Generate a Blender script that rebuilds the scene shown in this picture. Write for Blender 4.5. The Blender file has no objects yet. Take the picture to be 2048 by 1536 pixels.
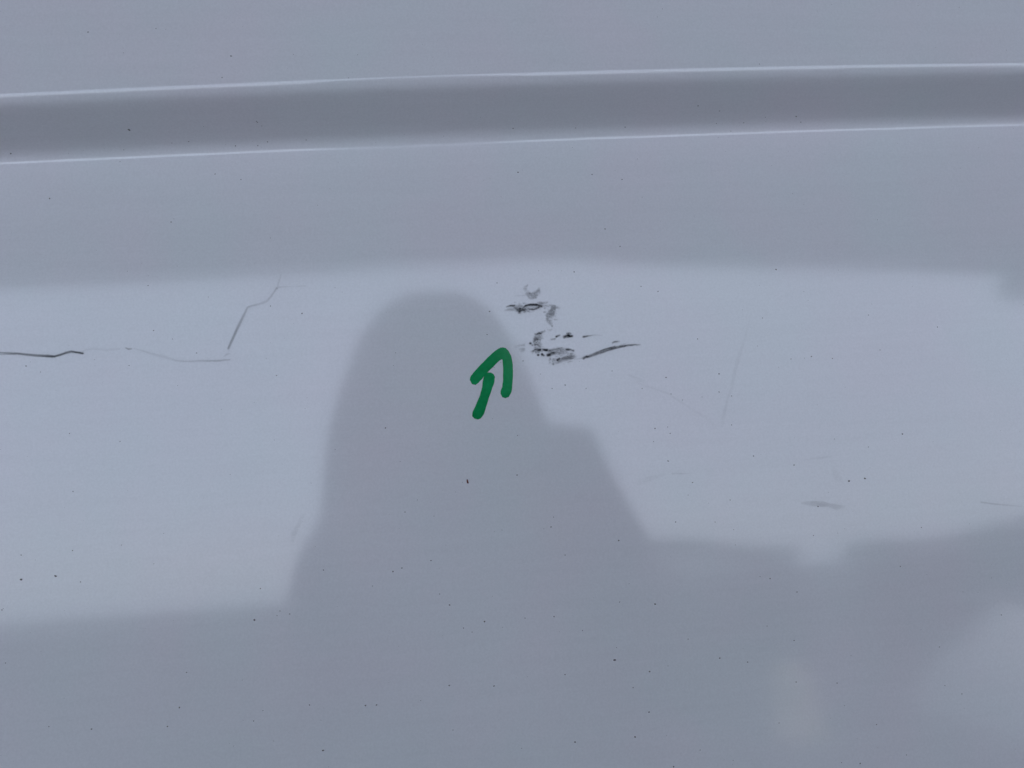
import bpy, bmesh, math, random
import numpy as np
from mathutils import Vector, Matrix
R = math.radians
scene = bpy.context.scene
COL = scene.collection

# ------------------------------------------------------------------ camera, sky, sun, exposure
# The van flank leans back 8 degrees. Panel frame: u right, v up the panel, n out of the panel.
TILT = R(8.0); DIST = 0.42; EYE = 1.5
N = Vector((0, -math.cos(TILT), math.sin(TILT)))
V = Vector((0, math.sin(TILT), math.cos(TILT)))
U = Vector((1, 0, 0))
FOOT = Vector((0, 0, EYE - DIST*math.sin(TILT)))
YAW, PITCH, ROLL = R(5.4), R(5.8), R(3.6)
FPX = 1592.0
_f = Vector((math.sin(YAW)*math.cos(PITCH), math.sin(PITCH), -math.cos(YAW)*math.cos(PITCH)))
_r = _f.cross(Vector((0, 1, 0))).normalized(); _u = _r.cross(_f)
CR = _r*math.cos(ROLL) - _u*math.sin(ROLL); CU = _u*math.cos(ROLL) + _r*math.sin(ROLL); CF = _f
def w(p): return U*p[0] + V*p[1] + N*p[2]          # panel direction -> world direction
cam_d = bpy.data.cameras.new('camera'); cam = bpy.data.objects.new('camera', cam_d); COL.objects.link(cam)
m3 = Matrix((w(CR), w(CU), -w(CF))).transposed()
cam.matrix_world = Matrix.Translation(FOOT + N*DIST) @ m3.to_4x4()
cam_d.sensor_width = 36; cam_d.lens = 36*FPX/2048
cam_d.clip_start = 0.01; cam_d.clip_end = 500
cam_d.dof.use_dof = True; cam_d.dof.focus_distance = 0.425
cam_d.dof.aperture_fstop = cam_d.lens/1000/0.0026
scene.camera = cam

world = bpy.data.worlds.new('World'); scene.world = world; world.use_nodes = True
nt = world.node_tree; bg = nt.nodes['Background']
sky = nt.nodes.new('ShaderNodeTexSky'); sky.sky_type = 'NISHITA'; sky.sun_disc = False
SUN_EL, SUN_AZ = R(62), R(25)
sky.sun_elevation = SUN_EL; sky.sun_rotation = SUN_AZ
sky.altitude = 0; sky.air_density = 1.0; sky.dust_density = 1.5; sky.ozone_density = 1.0
# thin high overcast veiling the blue
tcw = nt.nodes.new('ShaderNodeTexCoord'); cn = nt.nodes.new('ShaderNodeTexNoise'); cn.inputs['Scale'].default_value = 2.2; cn.inputs['Detail'].default_value = 5
nt.links.new(tcw.outputs['Generated'], cn.inputs['Vector'])
cr = nt.nodes.new('ShaderNodeMapRange'); cr.inputs['From Min'].default_value = .3; cr.inputs['From Max'].default_value = .7
cr.inputs['To Min'].default_value = .70; cr.inputs['To Max'].default_value = .92
nt.links.new(cn.outputs['Fac'], cr.inputs['Value'])
cm = nt.nodes.new('ShaderNodeMix'); cm.data_type = 'RGBA'; cm.inputs[7].default_value = (4.34, 4.80, 5.78, 1)
nt.links.new(cr.outputs[0], cm.inputs[0]); nt.links.new(sky.outputs[0], cm.inputs[6]); nt.links.new(cm.outputs[2], bg.inputs[0]); bg.inputs[1].default_value = 0.15
sd = bpy.data.lights.new('sun', 'SUN'); sd.energy = 0.6; sd.angle = R(20); sd.color = (1, .96, .9)
so = bpy.data.objects.new('sun', sd); COL.objects.link(so)
sdir = Vector((math.sin(SUN_AZ)*math.cos(SUN_EL), math.cos(SUN_AZ)*math.cos(SUN_EL), math.sin(SUN_EL)))
so.rotation_euler = sdir.to_track_quat('Z', 'Y').to_euler()
so.location = sdir*20
scene.view_settings.view_transform = 'Standard'; scene.view_settings.look = 'None'
scene.view_settings.exposure = 1.74; scene.view_settings.gamma = 1.0

# ------------------------------------------------------------------ helpers
def unproj(x, y, h=0.0):
    """point (u, v) of the panel plane n=h that stands at photo position x, y (2048 x 1536)"""
    d = CF + CR*((x-1024)/FPX) + CU*((768-y)/FPX)
    t = (h-DIST)/d.z
    return (t*d.x, t*d.y)
def P(u, v, n=0.0): return FOOT + U*u + V*v + N*n
def tag(o, label=None, cat=None, group=None, kind=None):
    if label: o['label'] = label
    if cat: o['category'] = cat
    if group: o['group'] = group
    if kind: o['kind'] = kind
    return o
def empty(name, loc):
    o = bpy.data.objects.new(name, None); COL.objects.link(o); o.location = loc
    o.empty_display_size = .1
    return o
def link(name, me, mat, parent=None, smooth=False):
    o = bpy.data.objects.new(name, me); COL.objects.link(o)
    if mat is not None: me.materials.append(mat)
    if parent is not None:
        o.parent = parent; o.matrix_parent_inverse = Matrix.Translation(parent_world(parent)).inverted()
    if smooth:
        for p in me.polygons: p.use_smooth = True
    return o
def parent_world(p):
    v = Vector(p.location)
    while p.parent is not None and p.type == 'EMPTY' and p.parent.type == 'EMPTY' and False: p = p.parent
    return v if p.type == 'EMPTY' else Vector((0, 0, 0))
def frombm(name, bm, mat, parent=None, smooth=False):
    me = bpy.data.meshes.new(name); bm.to_mesh(me); bm.free()
    return link(name, me, mat, parent, smooth)
def pydata(name, vs, fs, mat, parent=None, smooth=False):
    me = bpy.data.meshes.new(name); me.from_pydata([tuple(v) for v in vs], [], fs); me.update()
    return link(name, me, mat, parent, smooth)
def box(bm, c, s, rz=0):
    m = Matrix.Translation(c) @ Matrix.Rotation(rz, 4, 'Z') @ Matrix.Diagonal((s[0], s[1], s[2], 1))
    return bmesh.ops.create_cube(bm, size=1, matrix=m)['verts']
def noise2(shape, cell, seed, aniso=(1, 1)):
    """smooth value noise, 0..1; cell in samples (x, y)"""
    rs = np.random.RandomState(seed); H, W = shape
    cy, cx = cell*aniso[1], cell*aniso[0]
    gy, gx = int(H/cy)+3, int(W/cx)+3
    g = rs.rand(gy, gx)
    y = np.arange(H)/cy; x = np.arange(W)/cx
    iy = y.astype(int); ix = x.astype(int); fy = y-iy; fx = x-ix
    fy = fy*fy*(3-2*fy); fx = fx*fx*(3-2*fx)
    a = g[np.ix_(iy, ix)]; b = g[np.ix_(iy, ix+1)]; c = g[np.ix_(iy+1, ix)]; d = g[np.ix_(iy+1, ix+1)]
    fx = fx[None, :]; fy = fy[:, None]
    return (a*(1-fx)+b*fx)*(1-fy)+(c*(1-fx)+d*fx)*fy

# ------------------------------------------------------------------ materials
def newmat(name):
    m = bpy.data.materials.new(name); m.use_nodes = True
    return m, m.node_tree.nodes, m.node_tree.links, m.node_tree.nodes['Principled BSDF']
def simple(name, col, rough=.6, spec=.5, nscale=8, namp=.25, bump=0.0):
    m, n, l, b = newmat(name)
    tc = n.new('ShaderNodeTexCoord'); no = n.new('ShaderNodeTexNoise'); no.inputs['Scale'].default_value = nscale
    no.inputs['Detail'].default_value = 8
    l.new(tc.outputs['Object'], no.inputs['Vector'])
    mr = n.new('ShaderNodeMapRange'); mr.inputs['To Min'].default_value = 1-namp; mr.inputs['To Max'].default_value = 1+namp
    l.new(no.outputs['Fac'], mr.inputs['Value'])
    mx = n.new('ShaderNodeVectorMath'); mx.operation = 'SCALE'; mx.inputs[0].default_value = col
    l.new(mr.outputs[0], mx.inputs['Scale']); l.new(mx.outputs[0], b.inputs['Base Color'])
    b.inputs['Roughness'].default_value = rough; b.inputs['Specular IOR Level'].default_value = spec
    if bump:
        bp = n.new('ShaderNodeBump'); bp.inputs['Strength'].default_value = bump; bp.inputs['Distance'].default_value = .01
        l.new(no.outputs['Fac'], bp.inputs['Height']); l.new(bp.outputs[0], b.inputs['Normal'])
    return m

PAINT = (.778, .776, .808)
def paint_material():
    m, n, l, b = newmat('white_paint')
    tc = n.new('ShaderNodeTexCoord')
    # panel coordinates: x along the van, and the leaning height on the other axes
    def noise(scale, vec, detail=4, rough=.5):
        mp = n.new('ShaderNodeMapping'); mp.inputs['Scale'].default_value = vec
        l.new(tc.outputs['Object'], mp.inputs['Vector'])
        no = n.new('ShaderNodeTexNoise'); no.inputs['Scale'].default_value = scale
        no.inputs['Detail'].default_value = detail; no.inputs['Roughness'].default_value = rough
        l.new(mp.outputs[0], no.inputs['Vector']); return no.outputs['Fac']
    def mrange(v, a, b_, c, d):
        r = n.new('ShaderNodeMapRange'); l.new(v, r.inputs['Value'])
        for k, x in zip(('From Min', 'From Max', 'To Min', 'To Max'), (a, b_, c, d)): r.inputs[k].default_value = x
        return r.outputs[0]
    def math2(op, a, b_):
        r = n.new('ShaderNodeMath'); r.operation = op
        for i, x in enumerate((a, b_)):
            if isinstance(x, (int, float)): r.inputs[i].default_value = x
            else: l.new(x, r.inputs[i])
        return r.outputs[0]
    film = noise(9, (1, 1, 1), 6, .6)                      # thin uneven film of road dirt
    fine = noise(900, (1, 1, 1), 2, .6)                    # dust grain
    streak = noise(260, (.05, 1, 1), 3, .6)                # horizontal wipe marks
    f = math2('ADD', mrange(film, .3, .7, -.012, .012), mrange(fine, .3, .7, -.03, .03))
    f = math2('ADD', f, mrange(streak, .3, .7, -.010, .010))
    f = math2('ADD', f, 1.0)
    tint = noise(14, (1, 1, 1), 3, .5)
    mix = n.new('ShaderNodeMix'); mix.data_type = 'RGBA'
    mix.inputs[6].default_value = (PAINT[0]*1.016, PAINT[1]*.988, PAINT[2], 1); mix.inputs[7].default_value = (PAINT[0]*.980, PAINT[1]*1.010, PAINT[2], 1)
    l.new(mrange(tint, .35, .65, 0, 1), mix.inputs[0])
    sc = n.new('ShaderNodeVectorMath'); sc.operation = 'SCALE'; l.new(mix.outputs[2], sc.inputs[0]); l.new(f, sc.inputs['Scale'])
    l.new(sc.outputs[0], b.inputs['Base Color'])
    b.inputs['Roughness'].default_value = .5; b.inputs['Specular IOR Level'].default_value = 0.0
    b.inputs['Coat Weight'].default_value = 1.0; b.inputs['Coat IOR'].default_value = 1.55
    l.new(mrange(streak, .3, .7, .065, .09), b.inputs['Coat Roughness'])
    peel = noise(95, (1, 1, 1), 2, .5); wav = noise(7, (1, 1, 1), 1, .4)
    h = math2('ADD', math2('MULTIPLY', peel, .0000035), math2('MULTIPLY', wav, .00012))
    h = math2('ADD', h, math2('MULTIPLY', streak, .000005))
    bp = n.new('ShaderNodeBump'); bp.inputs['Strength'].default_value = 1; bp.inputs['Distance'].default_value = 1.0
    l.new(h, bp.inputs['Height']); l.new(bp.outputs[0], b.inputs['Coat Normal'])
    return m
paint = paint_material()

def wear_material(name, col, attr='wear'):
    m, n, l, b = newmat(name)
    b.inputs['Base Color'].default_value = (*col, 1); b.inputs['Roughness'].default_value = .75
    b.inputs['Specular IOR Level'].default_value = .25
    tr = n.new('ShaderNodeBsdfTransparent'); mx = n.new('ShaderNodeMixShader')
    at = n.new('ShaderNodeAttribute'); at.attribute_name = attr
    l.new(at.outputs['Fac'], mx.inputs[0]); l.new(tr.outputs[0], mx.inputs[1]); l.new(b.outputs[0], mx.inputs[2])
    l.new(mx.outputs[0], n['Material Output'].inputs['Surface'])
    return m
rubber = wear_material('rubber_scuff', (.035, .038, .045))
speck_m = simple('road_dirt', (.125, .11, .11), .9, .1)
red_m = simple('red_speck', (.16, .045, .035), .8, .1)

# ------------------------------------------------------------------ the van flank
TOP = [(0, 188), (500, 167), (850, 152), (1300, 138), (1700, 130), (2048, 126)]
BOT = [(0, 327), (500, 304), (1000, 285), (1500, 266), (2048, 250)]
STEP = None
def tilt_of(t):
    k = [(-.12, 0), (-.05, .6), (0, 5), (.055, 10), (.10, 17), (.165, 27), (.24, 41), (.34, 53), (.62, 53), (.74, 43), (.84, 28), (.925, 16.5), (.985, 8.5), (1.015, 4), (1.05, 0), (1.2, 0)]
    for (a, x), (b, y) in zip(k, k[1:]):
        if a <= t <= b:
            s = (t-a)/(b-a); return x+(y-x)*s
    return 0.0
WIDTH = .0365
ts = sorted(set([round(-.12+i*.01, 4) for i in range(133)]))
prof = []; dep = 0
for i, t in enumerate(ts):
    prof.append([t, dep])
    if i+1 < len(ts): dep -= math.tan(R(tilt_of((t+ts[i+1])/2)))*(ts[i+1]-t)*WIDTH
for p in prof: p[1] -= dep                 # lower flank at n=0, upper flank proud
HS = prof[0][1]
tu = np.array([unproj(x, y, HS) for x, y in TOP]); bu = np.array([unproj(x, y, 0) for x, y in BOT])
ct = np.polyfit(tu[:, 0], tu[:, 1], 2); cb = np.polyfit(bu[:, 0], bu[:, 1], 2)
def curve(c, u):
    uc = min(max(u, -.24), .38)
    return float(np.polyval(c, uc) + (u-uc)*np.polyval(np.polyder(c), uc))
U0, U1, V0, V1 = -1.4, 1.5, -.75, .62
us = [U0+i*.02 for i in range(int((-.3-U0)/.02))] + [-.3+i*.005 for i in range(150)] + [.45+i*.02 for i in range(int((U1-.45)/.02)+1)]
def ripple(u, v):
    """shallow pressing waves of thin sheet steel"""
    return .00016*math.sin(u*9.0+1.1)*math.cos(v*7.0) + .00008*math.sin(u*21+v*8)
van = empty('van', FOOT)
tag(van, 'white van flank with a pressed channel, black scuffs, scratches and a green painted arrow', 'van')
def strip(name, rows, label=None):
    vs, fs = [], []
    for u in us:
        for fn in rows:
            v, n_ = fn(u); vs.append(P(u, v, n_ + ripple(u, v)))
    k = len(rows)
    for i in range(len(us)-1):
        for j in range(k-1):
            a = i*k+j; fs.append((a, a+k, a+k+1, a+1))
    o = pydata(name, vs, fs, paint, van, True)
    if label: o['label'] = label
    return o
def prow(t, d): return lambda u: (curve(ct, u) + (curve(cb, u)-curve(ct, u))*t, d)
strip('moulding_channel', [prow(t, d) for t, d in reversed(prof)], 'pressed channel moulding running along the van side')
def blend(t, s, vend, d): return lambda u: ((curve(ct, u) + (curve(cb, u)-curve(ct, u))*t)*(1-s)+vend*s, d)
nl = 150; nu = 40
strip('lower_panel', [blend(prof[-1][0], 1-i/nl, V0, 0) for i in range(nl+1)], 'scratched white panel below the moulding')
strip('upper_panel', [blend(prof[0][0], i/nu, V1, HS) for i in range(nu+1)], 'white panel above the moulding')
# folded back edges of the sheet
bm = bmesh.new()
def quad(a, b, c, d): bm.faces.new([bm.verts.new(x) for x in (a, b, c, d)])
quad(P(U0, V0, -.002), P(U1, V0, -.002), P(U1, V0, -.05), P(U0, V0, -.05))
quad(P(U0, V1, HS-.002), P(U1, V1, HS-.002), P(U1, V1, -.05), P(U0, V1, -.05))
quad(P(U0, V0, -.05), P(U1, V0, -.05), P(U1, V1, -.05), P(U0, V1, -.05))
for uu in (U0, U1): quad(P(uu, V0, -.002), P(uu, V1, -.002), P(uu, V1, -.05), P(uu, V0, -.05))
frombm('inner_frame', bm, paint, van)

# ---- scuffs and scratches: thin deposits of rubber on the paint, each a mesh that follows the sheet
def nearest(xs, ys, pts):
    """distance to polyline, with width and strength interpolated along it"""
    best = np.full(xs.shape, 1e9); wd = np.zeros(xs.shape); st = np.zeros(xs.shape)
    for (x0, y0, w0, s0), (x1, y1, w1, s1) in zip(pts, pts[1:]):
        dx, dy = x1-x0, y1-y0; L = dx*dx+dy*dy+1e-9
        t = np.clip(((xs-x0)*dx+(ys-y0)*dy)/L, 0, 1)
        d = np.hypot(xs-x0-t*dx, ys-y0-t*dy); k = d < best
        best = np.where(k, d, best); wd = np.where(k, w0+(w1-w0)*t, wd); st = np.where(k, s0+(s1-s0)*t, st)
    return best, wd, st
def mark(name, strokes, seed, label=None, cell=1.0, mat=None, pad=6, gain=1.0):
    allp = [p for s in strokes for p in s[0]]
    x0 = min(p[0]-p[2] for p in allp)-pad; x1 = max(p[0]+p[2] for p in allp)+pad
    y0 = min(p[1]-p[2] for p in allp)-pad; y1 = max(p[1]+p[2] for p in allp)+pad
    W = int((x1-x0)/cell)+1; H = int((y1-y0)/cell)+1
    gx = x0+np.arange(W)*cell; gy = y0+np.arange(H)*cell
    xs, ys = np.meshgrid(gx, gy)
    wob = (noise2((H, W), 7/cell, seed)-.5)*3.2; wob2 = (noise2((H, W), 3/cell, seed+1)-.5)*1.6
    den = np.zeros((H, W))
    for k, (pts, ragged) in enumerate(strokes):
        if len(pts) == 1: pts = [pts[0], (pts[0][0]+.1, *pts[0][1:])]
        d, wd, st = nearest(xs+wob*ragged, ys+(wob+wob2)*ragged*.8, pts)
        wd = wd*(1+.32*ragged)+.3
        body = 1/(1+np.exp((d-wd/2)/np.maximum(.35+ragged*.5, .3)))
        n1 = noise2((H, W), 4/cell, seed+11*k+3, (1.9, .8)); n2 = noise2((H, W), 1.5/cell, seed+11*k+4, (1.8, 1))
        g = np.clip(((n1*.45+n2*.55)-.5)*2.3*ragged+1-.10*ragged, 0, 1.5 if max(p[3] for p in pts) > .6 else 1.12)
        den = np.maximum(den, np.clip(body*st*g, 0, .93))
    den = np.clip(den*gain, 0, .93)
    den[den < .012] = 0
    den[0, :] = den[-1, :] = 0; den[:, 0] = den[:, -1] = 0
    keep = (den[:-1, :-1]+den[1:, :-1]+den[:-1, 1:]+den[1:, 1:]) > 0
    idx = -np.ones((H, W), int); vs = []; ds = []; fs = []
    for j, i in zip(*np.nonzero(keep)):
        q = []
        for jj, ii in ((j, i), (j+1, i), (j+1, i+1), (j, i+1)):
            if idx[jj, ii] < 0:
                idx[jj, ii] = len(vs); u, v = unproj(gx[ii], gy[jj])
                vs.append(P(u, v, ripple(u, v)+.00022)); ds.append(den[jj, ii])
            q.append(int(idx[jj, ii]))
        fs.append(q)
    o = pydata(name, vs, fs, mat or rubber, van, True)
    a = o.data.attributes.new('wear', 'FLOAT', 'POINT'); a.data.foreach_set('value', ds)
    if label: o['label'] = label
    return o

def S(ragged, *pts): return (list(pts), ragged)
def flecks(x0, x1, y0, y1, n, seed, s0=.2, s1=.6, slope=-.08):
    rs = random.Random(seed); out = []
    for _ in range(n):
        x, y = rs.uniform(x0, x1), rs.gauss((y0+y1)/2, (y1-y0)/4); L = rs.uniform(.5, 5); w_ = rs.uniform(.5, 1.6); a = rs.uniform(s0, s1)
        out.append(S(.6, (x, y, w_, a), (x+L, y+slope*L, w_*.6, a*.6)))
    return out
mark('scuff_mark', [S(.9, (1054, 571, 3, .45), (1049, 576, 4, .25), (1053, 583, 6, .12)), S(.7, (1055, 587, 7, .22), (1061, 592, 10, .26), (1069, 590, 11, .34), (1076, 584, 7, .36), (1079, 578, 2.5, .38)), S(.3, (1059, 587, 3, .55)), S(.3, (1066, 596, 2, .5)), S(.2, (1030, 592, 1.5, .1), (1050, 591, 2, .12))],
     3, 'small curved grey smudge above the black scuffs', .7)
mark('scuff_mark', [S(.5, (1013, 613.5, 1.6, .5), (1020, 612, 2.6, .85), (1028, 611.5, 2.6, .8)), S(.8, (1030, 612, 2.2, .5), (1043, 612, 2, .5)),
                    S(.5, (1044, 616, 2.5, .75), (1053, 611.5, 3.2, .9), (1064, 609.5, 3.4, .9), (1072, 610, 4, .95), (1083, 613, 3.2, .8)),
                    S(1, (1031, 617, 5, .5), (1039, 620, 10, .62), (1049, 620, 7, .6), (1062, 619, 5, .42), (1075, 616, 5, .6), (1084, 613, 3, .5)),
                    S(.5, (1010, 621, 2, .22), (1024, 619, 5, .3), (1032, 618, 5, .3)), S(.9, (1080, 608, 5, .5), (1093, 605, 2.5, .35)),
                    S(.9, (1085, 612, 3, .35), (1100, 612.5, 3, .3), (1109, 614, 5, .42), (1118, 617, 2.5, .22)),
                    S(1, (1108, 615, 8, .40), (1104, 624, 9, .42), (1098, 631, 11, .45), (1097, 640, 7, .36), (1102, 646, 6, .25)), S(.5, (1104, 652, 3, .42)), S(.6, (1096, 660, 1.5, .2), (1103, 659, 1.5, .2))] + flecks(1028, 1090, 606, 625, 26, 1) + flecks(1090, 1112, 612, 650, 16, 2, .15, .4),
     20, 'ragged black horizontal scuff with a grey tail turning down', .7, gain=0.9)
mark('scuff_mark', [S(.6, (1071, 669, 2.4, .9), (1079, 667.5, 3.6, .95), (1083, 667, 2, .6)), S(.7, (1083, 666, 3, .55), (1089, 662, 2, .4)),
                    S(.9, (1079, 672, 8, .35), (1074, 678, 11, .6), (1073, 686, 11, .55), (1075, 692, 9, .42), (1074, 698, 11, .5)),
                    S(.3, (1060.5, 687, 3.6, .95)), S(.5, (1064, 690, 2.4, .45)),
                    S(.7, (1064, 703.5, 2.6, .7), (1070, 699, 3, .85), (1079, 699.5, 3.4, 1)), S(.9, (1081, 698, 1.8, .6), (1093, 701, 3.4, 1), (1102, 701, 2.8, .8), (1112, 698.5, 2, .7), (1124, 696.5, 1.8, .4)),
                    S(.8, (1133, 700, 2.6, .75), (1141, 699.5, 2.4, .85), (1146, 701, 2.2, .7)),
                    S(.4, (1072, 705.5, 2.2, .6)), S(.4, (1076, 710, 3.2, .95)), S(.4, (1084, 709, 4, .9), (1087, 711, 2.6, .7)), S(.6, (1095, 711, 4, 1), (1100, 708, 4, 1), (1107, 706.5, 4.5, .8)),
                    S(1, (1103, 704, 8, .5), (1114, 703, 11, .42), (1127, 703, 11, .34), (1134, 706, 5, .18)),
                    S(.5, (1100.5, 718.5, 2.2, .8)), S(.8, (1105, 722, 2.4, .5), (1110, 721, 2.2, .4)), S(.4, (1106.5, 728.5, 3, .6)), S(.8, (1104, 727, 2, .35), (1112, 725, 2, .35)),
                    S(.5, (1115, 720.5, 3.4, .95), (1119, 717, 2.4, .75)), S(.8, (1117, 722, 5, .45), (1128, 717, 7, .5), (1140, 714.5, 7, .52), (1149, 713.5, 5, .5)), S(.5, (1112, 727, 1.8, .3), (1126, 722.5, 1.8, .35), (1142, 718.5, 2, .28)),
                    S(.3, (1148, 719, 1, .16), (1165, 716.5, 1.2, .2))] + flecks(1066, 1084, 668, 700, 18, 3) + flecks(1080, 1148, 697, 714, 34, 4, .2, .75) + flecks(1098, 1140, 713, 729, 20, 5, .15, .6),
     40, 'angular black scuff with speckled lower edge beside the arrow', .7, gain=0.9)
mark('scuff_mark', [S(.5, (1102, 679, 1, .4), (1110, 678, 1.8, .5)), S(.4, (1112.5, 673.5, 2.8, .85), (1119.5, 671.2, 1.5, .7)), S(.5, (1129, 674.5, 4, .9), (1136, 672, 5, .95), (1144, 672.5, 2.8, .85)), S(.5, (1134, 667.5, 1.8, .7), (1141, 667.5, 1.8, .7)), S(.3, (1137, 668, 3.5, .7), (1138, 672, 4, .8)),
                    S(.5, (1166, 673.5, 2, .75), (1170, 673.5, 2.2, .8)), S(.3, (1173, 673, 2.2, .8), (1177, 672, 1.4, .6), (1187, 670.5, .9, .25), (1205, 671, .9, .12))],
     60, 'row of short black dashes right of the scuffs', .7, gain=0.95)
mark('scratch', [S(.5, (1167, 716.5, 2.8, .75), (1172, 713.5, 3.4, .95), (1180, 712.5, 3, .7)), S(.45, (1178, 712.5, 4.4, .5), (1190, 708.5, 4.8, .55), (1205, 703, 4.6, .55), (1218, 698.5, 4.6, .66), (1233, 695, 4.2, .7), (1246, 692.5, 3, .72), (1262, 690.5, 2, .75), (1280, 689.5, 1, .5)),
                 S(.2, (1186, 707.5, 1, .75), (1200, 702, 1.1, .85), (1214, 697, 1.2, .9), (1230, 693, 1.2, .85)), S(.2, (1200, 707.5, .9, .6), (1222, 699.5, 1, .75), (1250, 693, 1, .8)),
                 S(.4, (1225, 685.8, 1.6, .6), (1231, 684, 2, .65), (1238, 683, 1.2, .4)), S(.7, (1243, 690, 2.4, .22), (1250, 688.5, 2, .18))],
     80, 'dark tapering scratch rising to the right', .7, gain=0.92)
mark('scratch', [S(.2, (0, 705.5, 2.2, .45), (30, 706.5, 3, .5), (70, 710.5, 3.6, .5), (98, 712, 4, .6), (110, 713.3, 3, .85)), S(.2, (0, 709, 1.2, .35), (35, 708, 1.6, .65), (70, 712, 1.6, .6), (105, 714, 1.8, .9)),
                 S(.2, (108, 713.5, 3, .85), (120, 710, 3, .75), (132, 705.5, 3, .7), (143, 703, 2.8, .75), (155, 705, 2.8, .85), (166, 707, 3.2, .98))],
     100, 'dark wavy scratch running in from the left edge of the panel', gain=0.85)
mark('scratch', [S(.2, (165, 703.5, 1, .2), (172, 699.5, 2.5, .15), (186, 697.5, 4, .1), (215, 700, 5, .07), (240, 698, 2, .12)), S(.2, (252, 696, 1.2, .6), (257, 698.5, 2, .8), (263, 697.5, 1.5, .6)),
                 S(.2, (268, 697, 1.2, .15), (285, 701.5, 2.2, .16), (305, 708, 3.5, .13), (330, 714, 5, .11), (352, 721, 2.6, .18), (368, 723, 2, .28)), S(.25, (368, 723.3, 1.8, .25), (400, 721.7, 1.8, .32), (436, 721.6, 2.4, .42), (460, 719.5, 1.4, .38)), S(.2, (449, 713, 1.8, .2), (453, 709, 3, .24), (461, 707, 1, .15))],
     110, 'faint thin scratch wandering between the dark scratch and the kinked one', gain=0.68)
mark('scratch', [S(.15, (457, 697, 4, .4), (464, 681, 4.4, .38), (472, 662, 4.4, .38), (480, 646, 4.2, .34), (488, 630, 3.6, .3), (495, 615, 2.6, .28)), S(.15, (456.5, 697, 1.2, .7), (466, 674, 1.2, .6), (476, 651, 1.1, .5)),
                 S(.15, (495, 615, 2.4, .3), (504, 611.5, 2.4, .26), (518, 608.5, 3.4, .2), (533, 603, 3.4, .2), (542, 594, 3, .25), (549, 583, 2.6, .33), (553, 577, 3, .4)), S(.2, (554, 576.5, 3, .55)),
                 S(.15, (555, 575, 1.6, .25), (558, 563, 3.2, .17), (562, 549, 2.4, .1)), S(.15, (556, 574.5, 1, .32), (575, 573.5, .9, .2), (590, 573.5, .8, .08), (597, 572.5, 1, .22), (611, 572, 1, .25))],
     120, 'grey kinked scratch climbing steeply to the moulding side', gain=0.68)
mark('scuff_mark', [S(.25, (1604, 1006, 4, .14), (1625, 1007, 9, .22), (1645, 1008, 10, .25), (1658, 1010, 6, .2), (1672, 1014, 10, .2), (1690, 1013, 3, .08))], 130, 'pale grey oval smear low on the right', 1.0, gain=0.55)
mark('scratch', [S(.1, (1962, 1004.5, 2, .3), (1985, 1007.5, 2.2, .28), (2010, 1010, 2, .22), (2048, 1013, 1.2, .1))], 140, 'short thin scratch at the right edge', gain=0.68)
mark('scratch', [S(.2, (1500, 636, 3, .05), (1487, 685, 5, .08), (1475, 722, 7, .11), (1468, 748, 6, .11), (1464, 775, 5, .08), (1455, 795, 4, .11), (1452, 812, 4, .16), (1446, 832, 6, .11), (1444, 852, 5, .06))], 150, 'very faint straight scratch dropping steeply right of the scuffs', 1.5, gain=0.5)
mark('scratch', [S(.3, (1270, 765, 4, .06), (1310, 778, 3, .10), (1338, 788, 2.5, .15), (1350, 797, 3, .11), (1380, 816, 4, .06), (1415, 838, 6, .05), (1434, 858, 4, .06))], 151, 'very faint curved scratch falling to the right below the scuffs', 1.5, gain=0.5)
mark('scuff_mark', [S(.5, (1345, 948, 1.4, .2), (1360, 947, 2.2, .25), (1376, 947, 1.2, .15))], 160, gain=0.6)
mark('scuff_mark', [S(.5, (1276, 966, 9, .05), (1300, 957, 9, .09), (1325, 950, 4, .06))], 161, gain=0.6)
mark('scuff_mark', [S(.5, (1608, 920, 2, .07), (1632, 917, 4, .06), (1644, 915, 2.4, .18), (1660, 914, 2.4, .14))], 162, gain=0.6)
mark('scuff_mark', [S(.3, (1665, 935, 6, .04), (1672, 952, 12, .09), (1682, 962, 8, .05))], 163, gain=0.5)
mark('scuff_mark', [S(.8, (1030, 694, 2, .14), (1048, 690, 3, .24))], 170)
mark('scuff_mark', [S(.9, (1040, 700, 3, .18), (1047, 698, 4, .24), (1043, 703, 2, .2))], 171)
mark('scuff_mark', [S(.8, (1256, 750, 3, .12), (1285, 762, 5, .06))], 173, gain=0.6)
mark('scuff_mark', [S(.8, (606, 1030, 3, .16), (600, 1045, 5, .12), (588, 1066, 8, .2), (584, 1082, 5, .1)), S(.5, (587, 1066, 4, .25))], 175, 'faint grey rub on the lower left', 1.0, gain=0.45)

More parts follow.
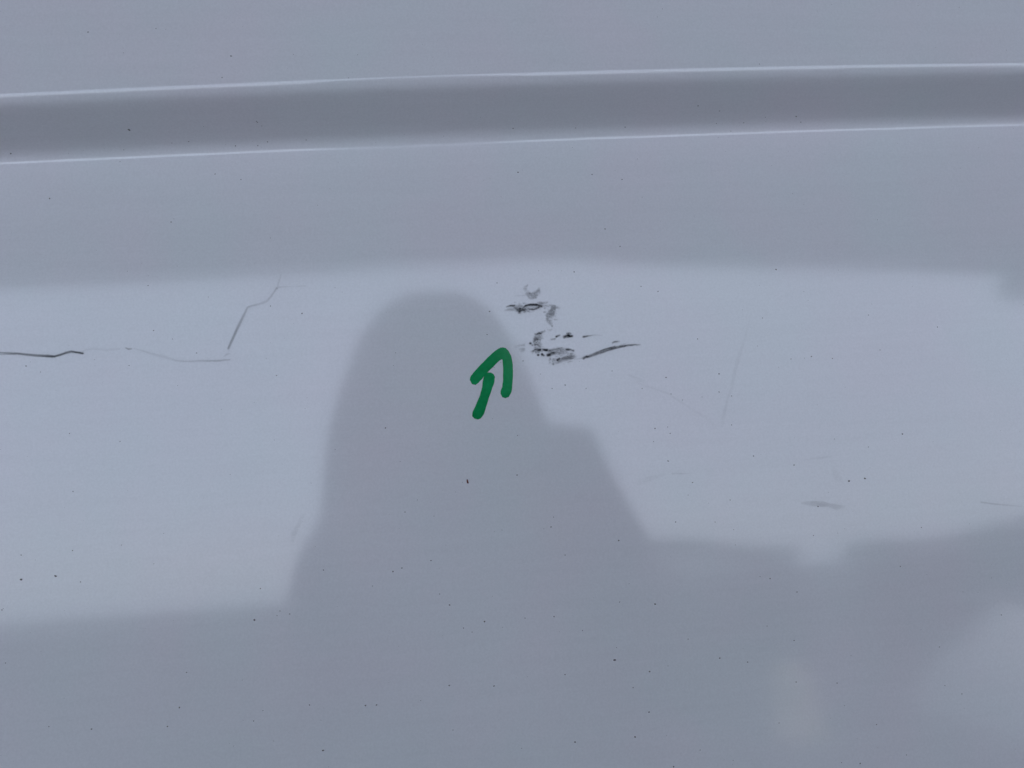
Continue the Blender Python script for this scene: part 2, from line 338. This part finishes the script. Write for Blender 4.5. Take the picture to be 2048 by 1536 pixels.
# ---- dirt specks: low domes of grit stuck to the paint
def dome(bm, x, y, r, stretch=1.0, ang=0.0, hfac=.35, seed=0):
    rs = random.Random(seed)
    h = HS if y < 130+40*(1-x/2048) else 0
    u, v = unproj(x, y, h)
    n0 = h
    for t_ in (0,):
        vt, vb = curve(ct, u), curve(cb, u)
        tt = (v-vt)/(vb-vt)
        if -.12 < tt < 1.2:
            n0 = float(np.interp(tt, [p[0] for p in prof], [p[1] for p in prof]))
            u, v = unproj(x, y, n0)
            tt = (v-curve(ct, u))/(curve(cb, u)-curve(ct, u)); n0 = float(np.interp(tt, [p[0] for p in prof], [p[1] for p in prof]))
    rr = r*.00027; n0 += ripple(u, v)
    ring = []; inner = []
    for k in range(9):
        a = k*2*math.pi/9; q = rr*rs.uniform(.75, 1.2)
        dx, dy = q*math.cos(a)*stretch, q*math.sin(a)
        ex, ey = dx*math.cos(ang)-dy*math.sin(ang), dx*math.sin(ang)+dy*math.cos(ang)
        ring.append(bm.verts.new(P(u+ex, v+ey, n0+.00003))); inner.append(bm.verts.new(P(u+ex*.6, v+ey*.6, n0+rr*hfac)))
    top = bm.verts.new(P(u, v, n0+rr*hfac*1.3))
    for k in range(9):
        j = (k+1) % 9
        bm.faces.new((ring[k], ring[j], inner[j], inner[k])); bm.faces.new((inner[k], inner[j], top))
SPECKS = [(176,64,1.6),(312,57,1.3),(462,112,1.8),(499,214,2.0),(444,155,1.6),(1036,345,1.9),(1184,349,1.6),(1244,359,1.9),(1275,318,1.0),(1210,458,1.9),(1240,493,1.6),(342,444,1.6),(99,397,2.0),
 (1148,544,2.0),(994,566,1.6),(979,623,1.8),(1282,573,1.6),(1316,583,1.7),(604,627,2.2),(307,661,1.5),(393,706,1.2),(541,612,1.5),(553,751,1.4),(52,732,1.6),(258,731,1.2),(296,571,1.4),(345,678,1.1),
 (1552,539,2.2),(1525,636,1.6),(1395,678,1.6),(1737,630,1.4),(1875,654,2.0),(1515,692,1.1),(1623,713,1.8),(1665,717,1.5),(1582,718,1.3),(1438,748,2.0),(1332,755,1.8),(1438,784,1.6),(1342,788,1.5),(1463,792,1.5),(1365,800,1.2),(1404,794,1.1),
 (1310,857,2.2),(1340,867,1.8),(1307,883,1.4),(1335,854,1.1),(1463,850,1.6),(1805,868,2.3),(1669,878,1.4),(1507,912,1.8),(1588,930,2.0),(1336,922,1.7),(1698,962,2.6),(1730,957,2.5),(1737,894,1.4),(1385,965,1.5),(1376,990,1.2),(1636,1013,1.8),(1351,1044,1.8),(1430,1044,1.3),(1843,1055,1.4),(1627,1071,1.3),
 (771,856,2.0),(1034,950,1.7),(1035,871,1.3),(810,1024,1.6),(1102,1054,1.9),(1237,1081,1.9),(1107,1034,1.2),(1130,1110,1.3),(835,1000,1.0),(786,1143,2.2),(804,1136,1.9),(862,1121,1.6),(647,1140,1.5),(745,1172,1.2),(879,1188,1.2),(899,1210,1.9),(969,1243,2.6),(927,1256,1.5),(944,1264,1.2),(509,1240,2.7),
 (42,1159,3.0),(111,1152,2.8),(145,1101,1.6),(42,1110,1.4),(146,983,1.6),(139,867,1.4),(240,883,1.4),(81,744,1.2),(521,1177,1.6),(560,1222,1.3),(579,1228,1.5),(554,1231,1.1),(161,1164,1.3),(243,1090,1.1),(4,1220,1.5),(11,1326,1.3),(183,1458,2.0),(98,1453,1.5),(335,1453,1.7),(359,1415,2.2),(373,1345,1.4),(646,1501,2.2),(753,1410,1.8),(731,1411,1.8),(619,1410,1.6),(507,1442,1.6),(526,1421,1.2),(899,1371,1.6),(988,1372,1.8),(898,1371,1.5),(906,1460,1.4),(1540,1157,1.9),(1520,1153,1.0),(1310,1208,2.2),(1108,1233,2.0),(1050,1236,1.3),(1239,1204,1.2),(1594,1184,1.6),(1534,1252,1.2),(1165,1261,1.3),(1233,1295,1.3),(1229,1320,2.8),(1130,1349,1.6),(1299,1343,2.2),(1266,1375,1.8),(1439,1316,1.9),(1495,1324,1.6),(1588,1281,1.6),(1376,1278,1.4),(1298,1424,1.9),(1150,1484,2.1),(1270,1474,2.3),(1558,1446,1.2),(1592,1364,1.6),(1674,1366,1.6),(1801,1133,1.8),(2003,1230,1.6),(1879,1294,1.4),(1890,1371,1.4),(1924,1388,1.5),(1753,1449,1.4),(1813,1510,1.3),(1720,1527,1.8),(1683,1525,1.4),(1347,1533,1.8),(1400,1500,1.2),
 (1255,245,2.0),(1034,218,1.8),(1160,234,1.2),(1417,182,1.8),(1466,187,1.4),(1519,128,1.3),(1458,215,1.4),(1567,195,1.3),(1632,193,2.4),(1507,223,1.5),(1608,238,1.8),(1462,262,1.4),(497,213,1.5),(433,201,1.8),(346,242,1.7),(310,245,1.4),(7,296,2.4),(470,290,2.0),(515,290,1.7),(532,278,1.6),(610,274,1.6),(614,206,1.4),(748,168,1.4),(506,218,1.2),(245,297,1.2),(430,348,1.5),(482,359,1.4),(240,323,1.2),(1760,700,1.2),(1460,1000,1.2),(1130,770,1.6),(1172,777,1.4),(1284,777,1.3),(1224,742,1.3),(1104,777,1.5),(1046,722,1.4),(974,669,1.4),(988,735,1.1)]
bm = bmesh.new(); k = 0
for x, y, r in SPECKS:
    dome(bm, x, y, r*.64, random.Random(k).uniform(1, 1.5), random.Random(k+5).uniform(-.6, .6), seed=k); k += 1
rs = random.Random(77)
for _ in range(420):                                     # finest grit
    x, y = rs.uniform(-60, 2110), rs.uniform(-40, 1580); r = .28+.38*rs.random()**2.5
    dome(bm, x, y, r, 1.2, rs.uniform(-1, 1), seed=k); k += 1
o = frombm('dirt', bm, speck_m, van); o['kind'] = 'stuff'; o['label'] = 'tiny dark specks of grit scattered over the paint'
bm = bmesh.new(); dome(bm, 228, 227, 1.3, 4.0, R(-42), seed=4)
o = frombm('grit_streak', bm, speck_m, van)
bm = bmesh.new(); dome(bm, 935, 963, 1.9, 2.6, R(100), seed=9)
o = frombm('rust_speck', bm, red_m, van); o['label'] = 'small reddish brown speck below the arrow'

# ---- the green arrow, two strokes of paint marker
def green_material():
    m, n, l, b = newmat('green_marker')
    tc = n.new('ShaderNodeTexCoord')
    no = n.new('ShaderNodeTexNoise'); no.inputs['Scale'].default_value = 420; no.inputs['Detail'].default_value = 5
    lo = n.new('ShaderNodeTexNoise'); lo.inputs['Scale'].default_value = 60; lo.inputs['Detail'].default_value = 3
    l.new(tc.outputs['Object'], no.inputs['Vector']); l.new(tc.outputs['Object'], lo.inputs['Vector'])
    ad = n.new('ShaderNodeMath'); ad.operation = 'ADD'; l.new(no.outputs['Fac'], ad.inputs[0]); l.new(lo.outputs['Fac'], ad.inputs[1])
    r = n.new('ShaderNodeMapRange'); r.inputs['From Min'].default_value = .6; r.inputs['From Max'].default_value = 1.4
    l.new(ad.outputs[0], r.inputs['Value'])
    mx = n.new('ShaderNodeMix'); mx.data_type = 'RGBA'
    mx.inputs[6].default_value = (.004, .25, .072, 1); mx.inputs[7].default_value = (.010, .35, .115, 1)
    l.new(r.outputs[0], mx.inputs[0]); l.new(mx.outputs[2], b.inputs['Base Color'])
    b.inputs['Roughness'].default_value = .5; b.inputs['Specular IOR Level'].default_value = 0; b.inputs['Coat Weight'].default_value = .8; b.inputs['Coat Roughness'].default_value = .12
    bp = n.new('ShaderNodeBump'); bp.inputs['Strength'].default_value = .25; bp.inputs['Distance'].default_value = .0002
    l.new(no.outputs['Fac'], bp.inputs['Height']); l.new(bp.outputs[0], b.inputs['Normal'])
    return m
green = green_material()
ZA = [(268,1085),(273,1060),(300,1020),(350,965),(410,903),(470,845),(518,808),(545,792),(568,790),(592,795),(620,825),(643,868),(655,930),(659,1000),(657,1080),(651,1160),(641,1203),(622,1238),(590,1250),(562,1240),(546,1208),(549,1180),(562,1150),(570,1080),(570,980),(564,902),(555,898),(535,912),(500,945),(440,1005),(390,1062),(350,1108),(320,1131),(290,1122)]
ZB = [(430,1018),(460,1017),(485,1034),(497,1060),(490,1110),(465,1180),(440,1250),(415,1330),(395,1395),(368,1432),(342,1442),(312,1435),(290,1412),(294,1375),(328,1300),(362,1220),(380,1150),(388,1090),(400,1045)]
arrow = empty('painted_arrow', P(0, 0, 0)); arrow.parent = van; arrow.location = (0, 0, 0)
arrow['label'] = 'hand drawn green arrow pointing up at the scuffs'
def stroke(pts, nh, seed):
    rs = random.Random(seed)
    q = []
    for i, p in enumerate(pts):                          # densify
        p2 = pts[(i+1) % len(pts)]
        for s in (0, .34, .67):
            j = 1.6 if s else 0
            q.append((880+(p[0]+(p2[0]-p[0])*s+rs.uniform(-j, j))*.2213, 520+(p[1]+(p2[1]-p[1])*s+rs.uniform(-j, j))*.2213))
    bm = bmesh.new(); layers = []
    # inward normals for the rounded rim
    nq = len(q); area = sum(q[i][0]*q[(i+1) % nq][1]-q[(i+1) % nq][0]*q[i][1] for i in range(nq))
    sg = 1 if area > 0 else -1
    for inset, hh in ((0, .00002), (.25, nh*.55), (.8, nh)):
        L = []
        for i in range(nq):
            a, b_ = q[i-1], q[(i+1) % nq]; tx, ty = b_[0]-a[0], b_[1]-a[1]; ln = math.hypot(tx, ty)
            x = q[i][0]-ty/ln*inset*sg; y = q[i][1]+tx/ln*inset*sg
            u, v = unproj(x, y); L.append(bm.verts.new(P(u, v, ripple(u, v)+hh+.0001)))
        layers.append(L)
    for A, B in zip(layers, layers[1:]):
        for i in range(nq): bm.faces.new((A[i], A[(i+1) % nq], B[(i+1) % nq], B[i]))
    f = bm.faces.new(layers[-1]); bmesh.ops.triangulate(bm, faces=[f])
    bmesh.ops.recalc_face_normals(bm, faces=bm.faces)
    me = bpy.data.meshes.new('brush_stroke'); bm.to_mesh(me); bm.free(); me.materials.append(green)
    for v_ in me.vertices: v_.co -= FOOT
    o = bpy.data.objects.new('brush_stroke', me); COL.objects.link(o); o.parent = arrow
    return o
stroke(ZA, .00028, 1); stroke(ZB, .00036, 2)

# ------------------------------------------------------------------ the yard behind the photographer
concrete = simple('concrete_ground', (.072, .065, .067), .85, .3, 3, .2, .3)
bm = bmesh.new(); bmesh.ops.create_grid(bm, x_segments=8, y_segments=8, size=150)
o = frombm('ground', bm, concrete); tag(o, kind='structure')

roof_m = simple('roof_sheet', (.12, .125, .13), .7, .3, 2, .15)
steel_m = simple('steel_post', (.2, .21, .22), .5, .4, 10, .15)
cp = empty('carport', (0, 0, 0)); tag(cp, 'grey open carport roof over the van with a shallow gable eave', 'carport')
# eave line z over x, at y=-4; the roof runs back over the van
eave = [(-14, 3.10), (-6, 3.13), (-2.4, 3.17), (-.5, 3.20), (.5, 3.235), (.75, 3.235), (1.35, 3.175), (2.2, 3.11), (3.2, 3.02), (6, 2.86), (14, 2.6)]
vs, fs = [], []
for x, z in eave:
    for y in (-4, -2, 1, 5, 9): vs += [(x, y, z+(y+4)*.03), ]
for x, z in eave:
    for y in (-4, -2, 1, 5, 9): vs += [(x, y, z+.12+(y+4)*.03), ]
k = 5; off = len(eave)*k
for i in range(len(eave)-1):
    for j in range(k-1):
        a = i*k+j; fs.append((a, a+1, a+k+1, a+k)); fs.append((off+a, off+a+k, off+a+k+1, off+a+1))
    fs.append((i*k, (i+1)*k, off+(i+1)*k, off+i*k)); fs.append((i*k+4, off+i*k+4, off+(i+1)*k+4, (i+1)*k+4))
for i in (0, len(eave)-1): 
    for j in range(k-1): fs.append((i*k+j, off+i*k+j, off+i*k+j+1, i*k+j+1))
pydata('roof', vs, fs, roof_m, cp)
for x in (-13, -7, 7.5, 13):
    for y in (-3.9, 8.6):
        bm = bmesh.new(); z = float(np.interp(x, [e[0] for e in eave], [e[1] for e in eave]))+(y+4)*.03
        box(bm, (x, y, z/2), (.12, .12, z-.004)); bmesh.ops.bevel(bm, geom=bm.edges[:], offset=.012, segments=2)
        frombm('post', bm, steel_m, cp)
# round form added under the eave to reflect as a dark blob
ln = empty('added_lantern', (3.62, -4.0, 2.70)); tag(ln, 'dark round form added under the carport eave to reflect as a blob', 'lantern')
bm = bmesh.new()
bmesh.ops.create_uvsphere(bm, u_segments=20, v_segments=12, radius=.10, matrix=Matrix.Translation((3.68, -4.05, 2.93)) @ Matrix.Diagonal((1.3, 1, .8, 1)))
frombm('dark_blob', bm, roof_m, ln, True)
bm = bmesh.new(); bmesh.ops.create_cone(bm, cap_ends=True, segments=10, radius1=.012, radius2=.012, depth=.12, matrix=Matrix.Translation((3.66, -4.05, 2.99)))
frombm('stem', bm, steel_m, ln, True)

wall_m = simple('block_wall', (.17, .165, .165), .9, .2, 4, .25, .4)
cap_m = simple('coping_stone', (.3, .3, .29), .9, .2, 6, .2, .3)
wl = empty('low_wall', (0, 0, 0)); tag(wl, 'low grey block wall with coping across the yard', 'wall')
bm = bmesh.new(); box(bm, (-6.2, -7.1, .64), (15.4, .2, 1.28)); frombm('wall_body', bm, wall_m, wl)
rs = random.Random(5); x = -13.9; base = None
while x < 1.4:
    bm = bmesh.new(); L = .6
    vv = box(bm, (x+L/2, -7.1, 1.28+.03+.002), (L-.012, .27, .06)); bmesh.ops.bevel(bm, geom=bm.edges[:], offset=.008, segments=1)
    o = frombm('coping_stone', bm, cap_m, wl); o.rotation_euler.z = 0; x += L

leaf_m = simple('hedge_leaf', (.045, .075, .03), .6, .3, 30, .4)
wood_m = simple('hedge_stem', (.12, .09, .06), .8, .2)
def hedge(x0, x1, y, z0, z1, seed, label):
    rs = random.Random(seed)
    root = empty('clipped_hedge', ((x0+x1)/2, y, 0)); tag(root, label, 'hedge', 'hedges across the yard')
    vs, fs = [], []
    core = bmesh.new()
    n = int((x1-x0)*(z1-.1)*2400)
    for _ in range(n):
        x = rs.uniform(x0, x1); t = (x-x0)/(x1-x0); top = z0+(z1-z0)*t+.05*math.sin(x*3+seed)
        z = rs.uniform(.08, top) if rs.random() < .75 else top-abs(rs.gauss(0, .05)); yy = y+rs.uniform(-.35, .35)
        a, b_ = rs.uniform(0, 6.28), rs.uniform(-1, 1)
        d = Vector((math.cos(a), math.sin(a), b_)).normalized(); e = d.orthogonal().normalized(); s = rs.uniform(.025, .045)
        c = Vector((x, yy, z)); k = len(vs)
        vs += [c-d*s, c+e*s*.5, c+d*s, c-e*s*.5]; fs.append((k, k+1, k+2, k+3))
    pydata('foliage', vs, fs, leaf_m, root)
    for xx in np.arange(x0+.2, x1, .45):
        bmesh.ops.create_cone(core, cap_ends=True, segments=6, radius1=.025, radius2=.008, depth=z0*.85, matrix=Matrix.Translation((xx, y, z0*.425)))
    frombm('stem', core, wood_m, root)
hedge(1.75, 3.25, -7.05, 1.60, 1.52, 2, 'clipped hedge directly beside the end of the low wall')
hedge(3.95, 9.5, -7.05, 1.44, 1.72, 3, 'longer clipped hedge farther from the low wall')
# pale mound added to reflect as a light patch, and bollard, before the hedges
pale = simple('pale_render', (.62, .62, .6), .8, .3, 5, .15)
sheet_m = simple('pale_tarpaulin', (.74, .74, .73), .7, .3, 3, .06, .3)
pl = empty('added_heap', (5.45, -6.0, 0)); tag(pl, 'low pale tarpaulin mound added before the far hedge to reflect as a light patch', 'tarpaulin')
vs, fs = [], []; GX, GY = 36, 24
for i in range(GX+1):
    for j in range(GY+1):
        a, b_ = i/GX*2-1, j/GY*2-1
        h = max(0, 1-abs(a)**(9 if a < 0 else 3))**.7*max(0, 1-abs(b_)**2.2)
        z = .78*h*(1+.10*math.sin(a*8+b_*4)+.06*math.sin(a*19+1))+.01
        vs.append((5.30+a*1.3, -6.0+b_*.95, z+ .02*math.sin(a*31)*(1-h)))
for i in range(GX):
    for j in range(GY):
        k = i*(GY+1)+j; fs.append((k, k+GY+1, k+GY+2, k+1))
pydata('tarpaulin', vs, fs, sheet_m, pl, True)
for q in range(4):
    bm2 = bmesh.new(); box(bm2, (5.45+(q-1.5)*.45, -6.0, .26), (.4, .8, .5)); frombm('crate', bm2, wood_m, pl)
bo = empty('bollard', (2.75, -6.2, 0)); tag(bo, 'short pale bollard with a rounded cap in the yard', 'bollard')
prf = [(0, 0), (.24, 0), (.24, .04), (.20, .06), (.17, .42), (.15, .50), (.09, .55), (0, .56)]
bm = bmesh.new(); rings = []
for r, z in prf: rings.append([bm.verts.new((2.75+r*math.cos(a*math.pi/12), -6.2+r*math.sin(a*math.pi/12), z)) for a in range(24)])
for A, B in zip(rings, rings[1:]):
    for i in range(24):
        try: bm.faces.new((A[i], A[(i+1) % 24], B[(i+1) % 24], B[i]))
        except ValueError: pass
bmesh.ops.remove_doubles(bm, verts=bm.verts, dist=1e-5); frombm('bollard_body', bm, simple('sandstone', (.72, .64, .50), .8, .3, 9, .1), bo, True)

# ------------------------------------------------------------------ the photographer
skin_m = simple('skin', (.48, .29, .21), .55, .4, 20, .08)
coat_m = simple('dark_coat', (.03, .032, .038), .9, .15, 12, .2, .3)
jean_m = simple('jeans', (.04, .05, .08), .9, .15, 20, .2)
shoe_m = simple('shoe_leather', (.025, .022, .02), .5, .4)
hair_m = simple('hair', (.03, .02, .015), .6, .3, 60, .4)
eye_m = simple('eye_white', (.6, .6, .6), .3, .5); lip_m = simple('lips', (.38, .16, .14), .5, .4)
dark_m = simple('phone_plastic', (.015, .015, .017), .35, .5)
def skin(name, pts, edges, mat, parent, sub=2, root=0, offset=(0, 0, 0)):
    me = bpy.data.meshes.new(name); me.from_pydata([tuple(Vector(p[:3])+Vector(offset)) for p in pts], edges, []); me.update()
    o = bpy.data.objects.new(name, me); COL.objects.link(o)
    md = o.modifiers.new('skin', 'SKIN'); md.use_smooth_shade = True
    for i, p in enumerate(pts):
        sv = me.skin_vertices[0].data[i]; r = p[3]; sv.radius = (r, r) if not isinstance(r, tuple) else r
        sv.use_root = (i == root)
    s = o.modifiers.new('sub', 'SUBSURF'); s.levels = s.render_levels = sub
    me.materials.append(mat)
    o.parent = parent; o.matrix_parent_inverse = Matrix.Translation(parent.location).inverted()
    return o
PX, PY = 0.02, -.86
pr = empty('person', (PX, PY, 0)); tag(pr, 'person in a dark hooded coat holding up a phone in front of the van', 'person')
# coat: torso + sleeves as one surface
coat = [(PX, PY-.02, .86, .155), (PX, PY-.02, 1.05, .150), (PX+.01, PY-.01, 1.22, .155), (PX+.02, PY, 1.38, .150), (PX+.01, PY, 1.50, .090),
        (PX+.16, PY+.01, 1.52, .066), (PX+.235, PY+.03, 1.34, .058), (PX+.25, PY+.10, 1.20, .055), (PX+.185, PY+.27, 1.33, .048), (PX+.125, PY+.375, 1.42, .040),
        (PX-.165, PY+.01, 1.47, .070), (PX-.212, PY+.03, 1.42, .056), (PX-.178, PY+.08, 1.20, .050), (PX-.128, PY+.25, 1.31, .042), (PX-.115, PY+.37, 1.40, .036), (PX, PY-.02, .70, .165)]
skin('coat', coat, [(0, 1), (1, 2), (2, 3), (3, 4), (3, 5), (5, 6), (6, 7), (7, 8), (8, 9), (3, 10), (10, 11), (11, 12), (12, 13), (13, 14), (0, 15)], coat_m, pr)
for s in (-1, 1):
    skin('trouser_leg', [(PX+s*.075, PY-.02, .90, .085), (PX+s*.09, PY-.02, .74, .092), (PX+s*.11, PY, .47, .066), (PX+s*.12, PY-.03, .10, .050)], [(0, 1), (1, 2), (2, 3)], jean_m, pr)
for s in (-1, 1):
    skin('shoe', [(PX+s*.12, PY-.06, .05, .045), (PX+s*.125, PY+.04, .04, .045), (PX+s*.135, PY+.14, .032, .038)], [(0, 1), (1, 2)], shoe_m, pr, 2)
# head with face
HC = Vector((PX-.022, PY+.04, 1.685))
bm = bmesh.new(); bmesh.ops.create_icosphere(bm, subdivisions=4, radius=1)
for v_ in bm.verts:
    x, y, z = v_.co
    X = x*.075; Y = y*.095; Z = z*.115
    if z < 0: X *= 1-.28*(-z)**1.5; Y = Y*(1-.12*(-z)) + .012*(-z)*(1 if y > 0 else .3)
    if y > 0:
        nose = math.exp(-((x/.16)**2))*math.exp(-(((z+.12)/.17)**2)); Y += .022*nose*(1.2 if z < -.05 else .8)
        Y -= .010*(math.exp(-(((abs(x)-.42)/.2)**2))*math.exp(-(((z-.05)/.13)**2)))
        Y += .006*math.exp(-(((z-.22)/.1)**2))*math.exp(-((x/.6)**2))
        Y += .006*math.exp(-((x/.3)**2))*math.exp(-(((z+.5)/.09)**2)) + .007*math.exp(-((x/.3)**2))*math.exp(-(((z+.85)/.15)**2))
    v_.co = HC + Vector((X, Y, Z))
bmesh.ops.create_cone(bm, cap_ends=True, segments=16, radius1=.058, radius2=.052, depth=.14, matrix=Matrix.Translation(HC+Vector((0, -.02, -.13))))
frombm('head', bm, skin_m, pr, True)
for s in (-1, 1):
    bm = bmesh.new(); bmesh.ops.create_uvsphere(bm, u_segments=12, v_segments=8, radius=.0125, matrix=Matrix.Translation(HC+Vector((s*.031, .079, .006)))); frombm('eye', bm, eye_m, pr, True)
    bm = bmesh.new(); bmesh.ops.create_uvsphere(bm, u_segments=10, v_segments=8, radius=.006, matrix=Matrix.Translation(HC+Vector((s*.031, .0865, .004)))); frombm('iris', bm, hair_m, pr, True)
bm = bmesh.new(); bmesh.ops.create_uvsphere(bm, u_segments=14, v_segments=8, radius=1, matrix=Matrix.Translation(HC+Vector((0, .099, -.058))) @ Matrix.Diagonal((.026, .008, .008, 1))); frombm('mouth', bm, lip_m, pr, True)
bm = bmesh.new(); bmesh.ops.create_icosphere(bm, subdivisions=4, radius=1)
bmesh.ops.delete(bm, geom=[v_ for v_ in bm.verts if v_.co.y > .35+.5*max(0, v_.co.z-.1) and v_.co.z < .55 or v_.co.z < -.5], context='VERTS')
for v_ in bm.verts: v_.co = HC+Vector((v_.co.x*.083, v_.co.y*.104-.003, v_.co.z*.124))
frombm('hair', bm, hair_m, pr, True)
# hood: open egg round the head, spreading to the shoulders
rows = [(1.842, .022), (1.836, .046), (1.82, .074), (1.795, .098), (1.755, .120), (1.70, .141), (1.64, .158), (1.57, .172), (1.49, .182)]
bm = bmesh.new(); rings = []; M = 40; HXc = PX-.022
for z, r in rows:
    ring = []
    for i in range(M):
        a = math.radians(-235 + 290*i/(M-1)) - math.radians(0)
        # open towards +y: angles from 125deg round the back to 55deg
        ang = math.radians(90+38) + math.radians(360-76)*i/(M-1)
        wob = 1+.03*math.sin(z*60+i*.7)
        ring.append(bm.verts.new((HXc+r*math.cos(ang)*wob*(1.0), PY+.015+r*1.05*math.sin(ang)*wob, z)))
    rings.append(ring)
for A, B in zip(rings, rings[1:]):
    for i in range(M-1): bm.faces.new((A[i], A[i+1], B[i+1], B[i]))
tv = bm.verts.new((HXc, PY+.015, 1.845))
for i in range(M-1): bm.faces.new((tv, rings[0][i+1], rings[0][i]))
o = frombm('hood', bm, coat_m, pr, True); sm = o.modifiers.new('s', 'SOLIDIFY'); sm.thickness = .012; sb = o.modifiers.new('b', 'SUBSURF'); sb.levels = sb.render_levels = 1
# bag added on the back; its corner squares the reflected right shoulder
canvas_m = simple('added_bag_canvas', (.028, .03, .036), .9, .15, 15, .2, .3)
rk = empty('added_bag', (.12, -1.12, 1.02)); tag(rk, 'dark square-cornered bag added behind the photographer to shape the reflected shoulder', 'added_bag')
def slab(name, out, y0, y1, bev, mat):
    bm = bmesh.new(); f0 = bm.faces.new([bm.verts.new((x, y0, z)) for x, z in out])
    e = bmesh.ops.extrude_face_region(bm, geom=[f0]); bmesh.ops.translate(bm, verts=[g for g in e['geom'] if isinstance(g, bmesh.types.BMVert)], vec=(0, y1-y0, 0))
    bmesh.ops.recalc_face_normals(bm, faces=bm.faces); bmesh.ops.bevel(bm, geom=bm.edges[:], offset=bev, segments=2)
    return frombm(name, bm, mat, rk)
slab('bag_body', [(-.10, 1.60), (.06, 1.650), (.17, 1.662), (.287, 1.645), (.300, 1.59), (.338, 1.50), (.378, 1.415), (.374, 1.22), (.34, 1.03), (-.10, 1.03)], -1.02, -1.20, .012, canvas_m)
slab('pocket', [(-.02, 1.35), (.30, 1.35), (.29, 1.08), (-.01, 1.08)], -1.202, -1.25, .01, canvas_m)
for s_ in (-1, 1):
    slab('strap', [(PX+s_*.10-.02, 1.50), (PX+s_*.10+.02, 1.50), (PX+s_*.10+.02, 1.58), (PX+s_*.10-.02, 1.58)], -1.018, -.80, .006, canvas_m)
# hands round the phone
PC = Vector((0, -.416, 1.5)) - w(CF)*.016             # phone body just behind its own lens
def frame(a, b, c): return PC + w(CR)*a + w(CU)*b - w(CF)*c
for s in (-1, 1):
    wr = Vector((PX+(.125 if s > 0 else -.115), PY+.375, 1.42 if s > 0 else 1.40))
    palm = frame(s*.088, -.035, .022); pts = [(*wr, .026), (*((wr+palm)/2), .026), (*palm, (.032, .022))]
    ed = [(0, 1), (1, 2)]
    for k, (h_, ln_, r) in enumerate(((.030, .9, .0095), (.012, 1.0, .010), (-.006, .95, .0095), (-.024, .78, .0085))):
        base_ = frame(s*.090, h_-.01, .014); mid = frame(s*.088, h_, -.006); tip = frame(s*(.088-.028*ln_), h_+.002, -.010)
        n0 = len(pts); pts += [(*base_, r*1.1), (*mid, r), (*tip, r*.85)]; ed += [(2, n0), (n0, n0+1), (n0+1, n0+2)]
    n0 = len(pts); pts += [(*frame(s*.082, -.045, .028), .012), (*frame(s*.068, -.026, .026), .0105), (*frame(s*.055, -.010, .022), .009)]
    ed += [(2, n0), (n0, n0+1), (n0+1, n0+2)]
    skin('hand', pts, ed, skin_m, pr, 2)
ph = empty('phone', PC); tag(ph, 'dark phone held sideways in both hands of the photographer', 'phone')
rot = Matrix((w(CR), w(CU), -w(CF))).transposed().to_4x4()
bm = bmesh.new(); bmesh.ops.create_cube(bm, size=1, matrix=Matrix.Translation(PC+w(CR)*.0) @ rot @ Matrix.Diagonal((.15, .075, .008, 1)))
bmesh.ops.bevel(bm, geom=bm.edges[:], offset=.003, segments=3); frombm('phone_body', bm, dark_m, ph)
bm = bmesh.new(); bmesh.ops.create_cube(bm, size=1, matrix=Matrix.Translation(frame(0, 0, .0045)) @ rot @ Matrix.Diagonal((.14, .066, .0006, 1)))
frombm('screen', bm, dark_m, ph)
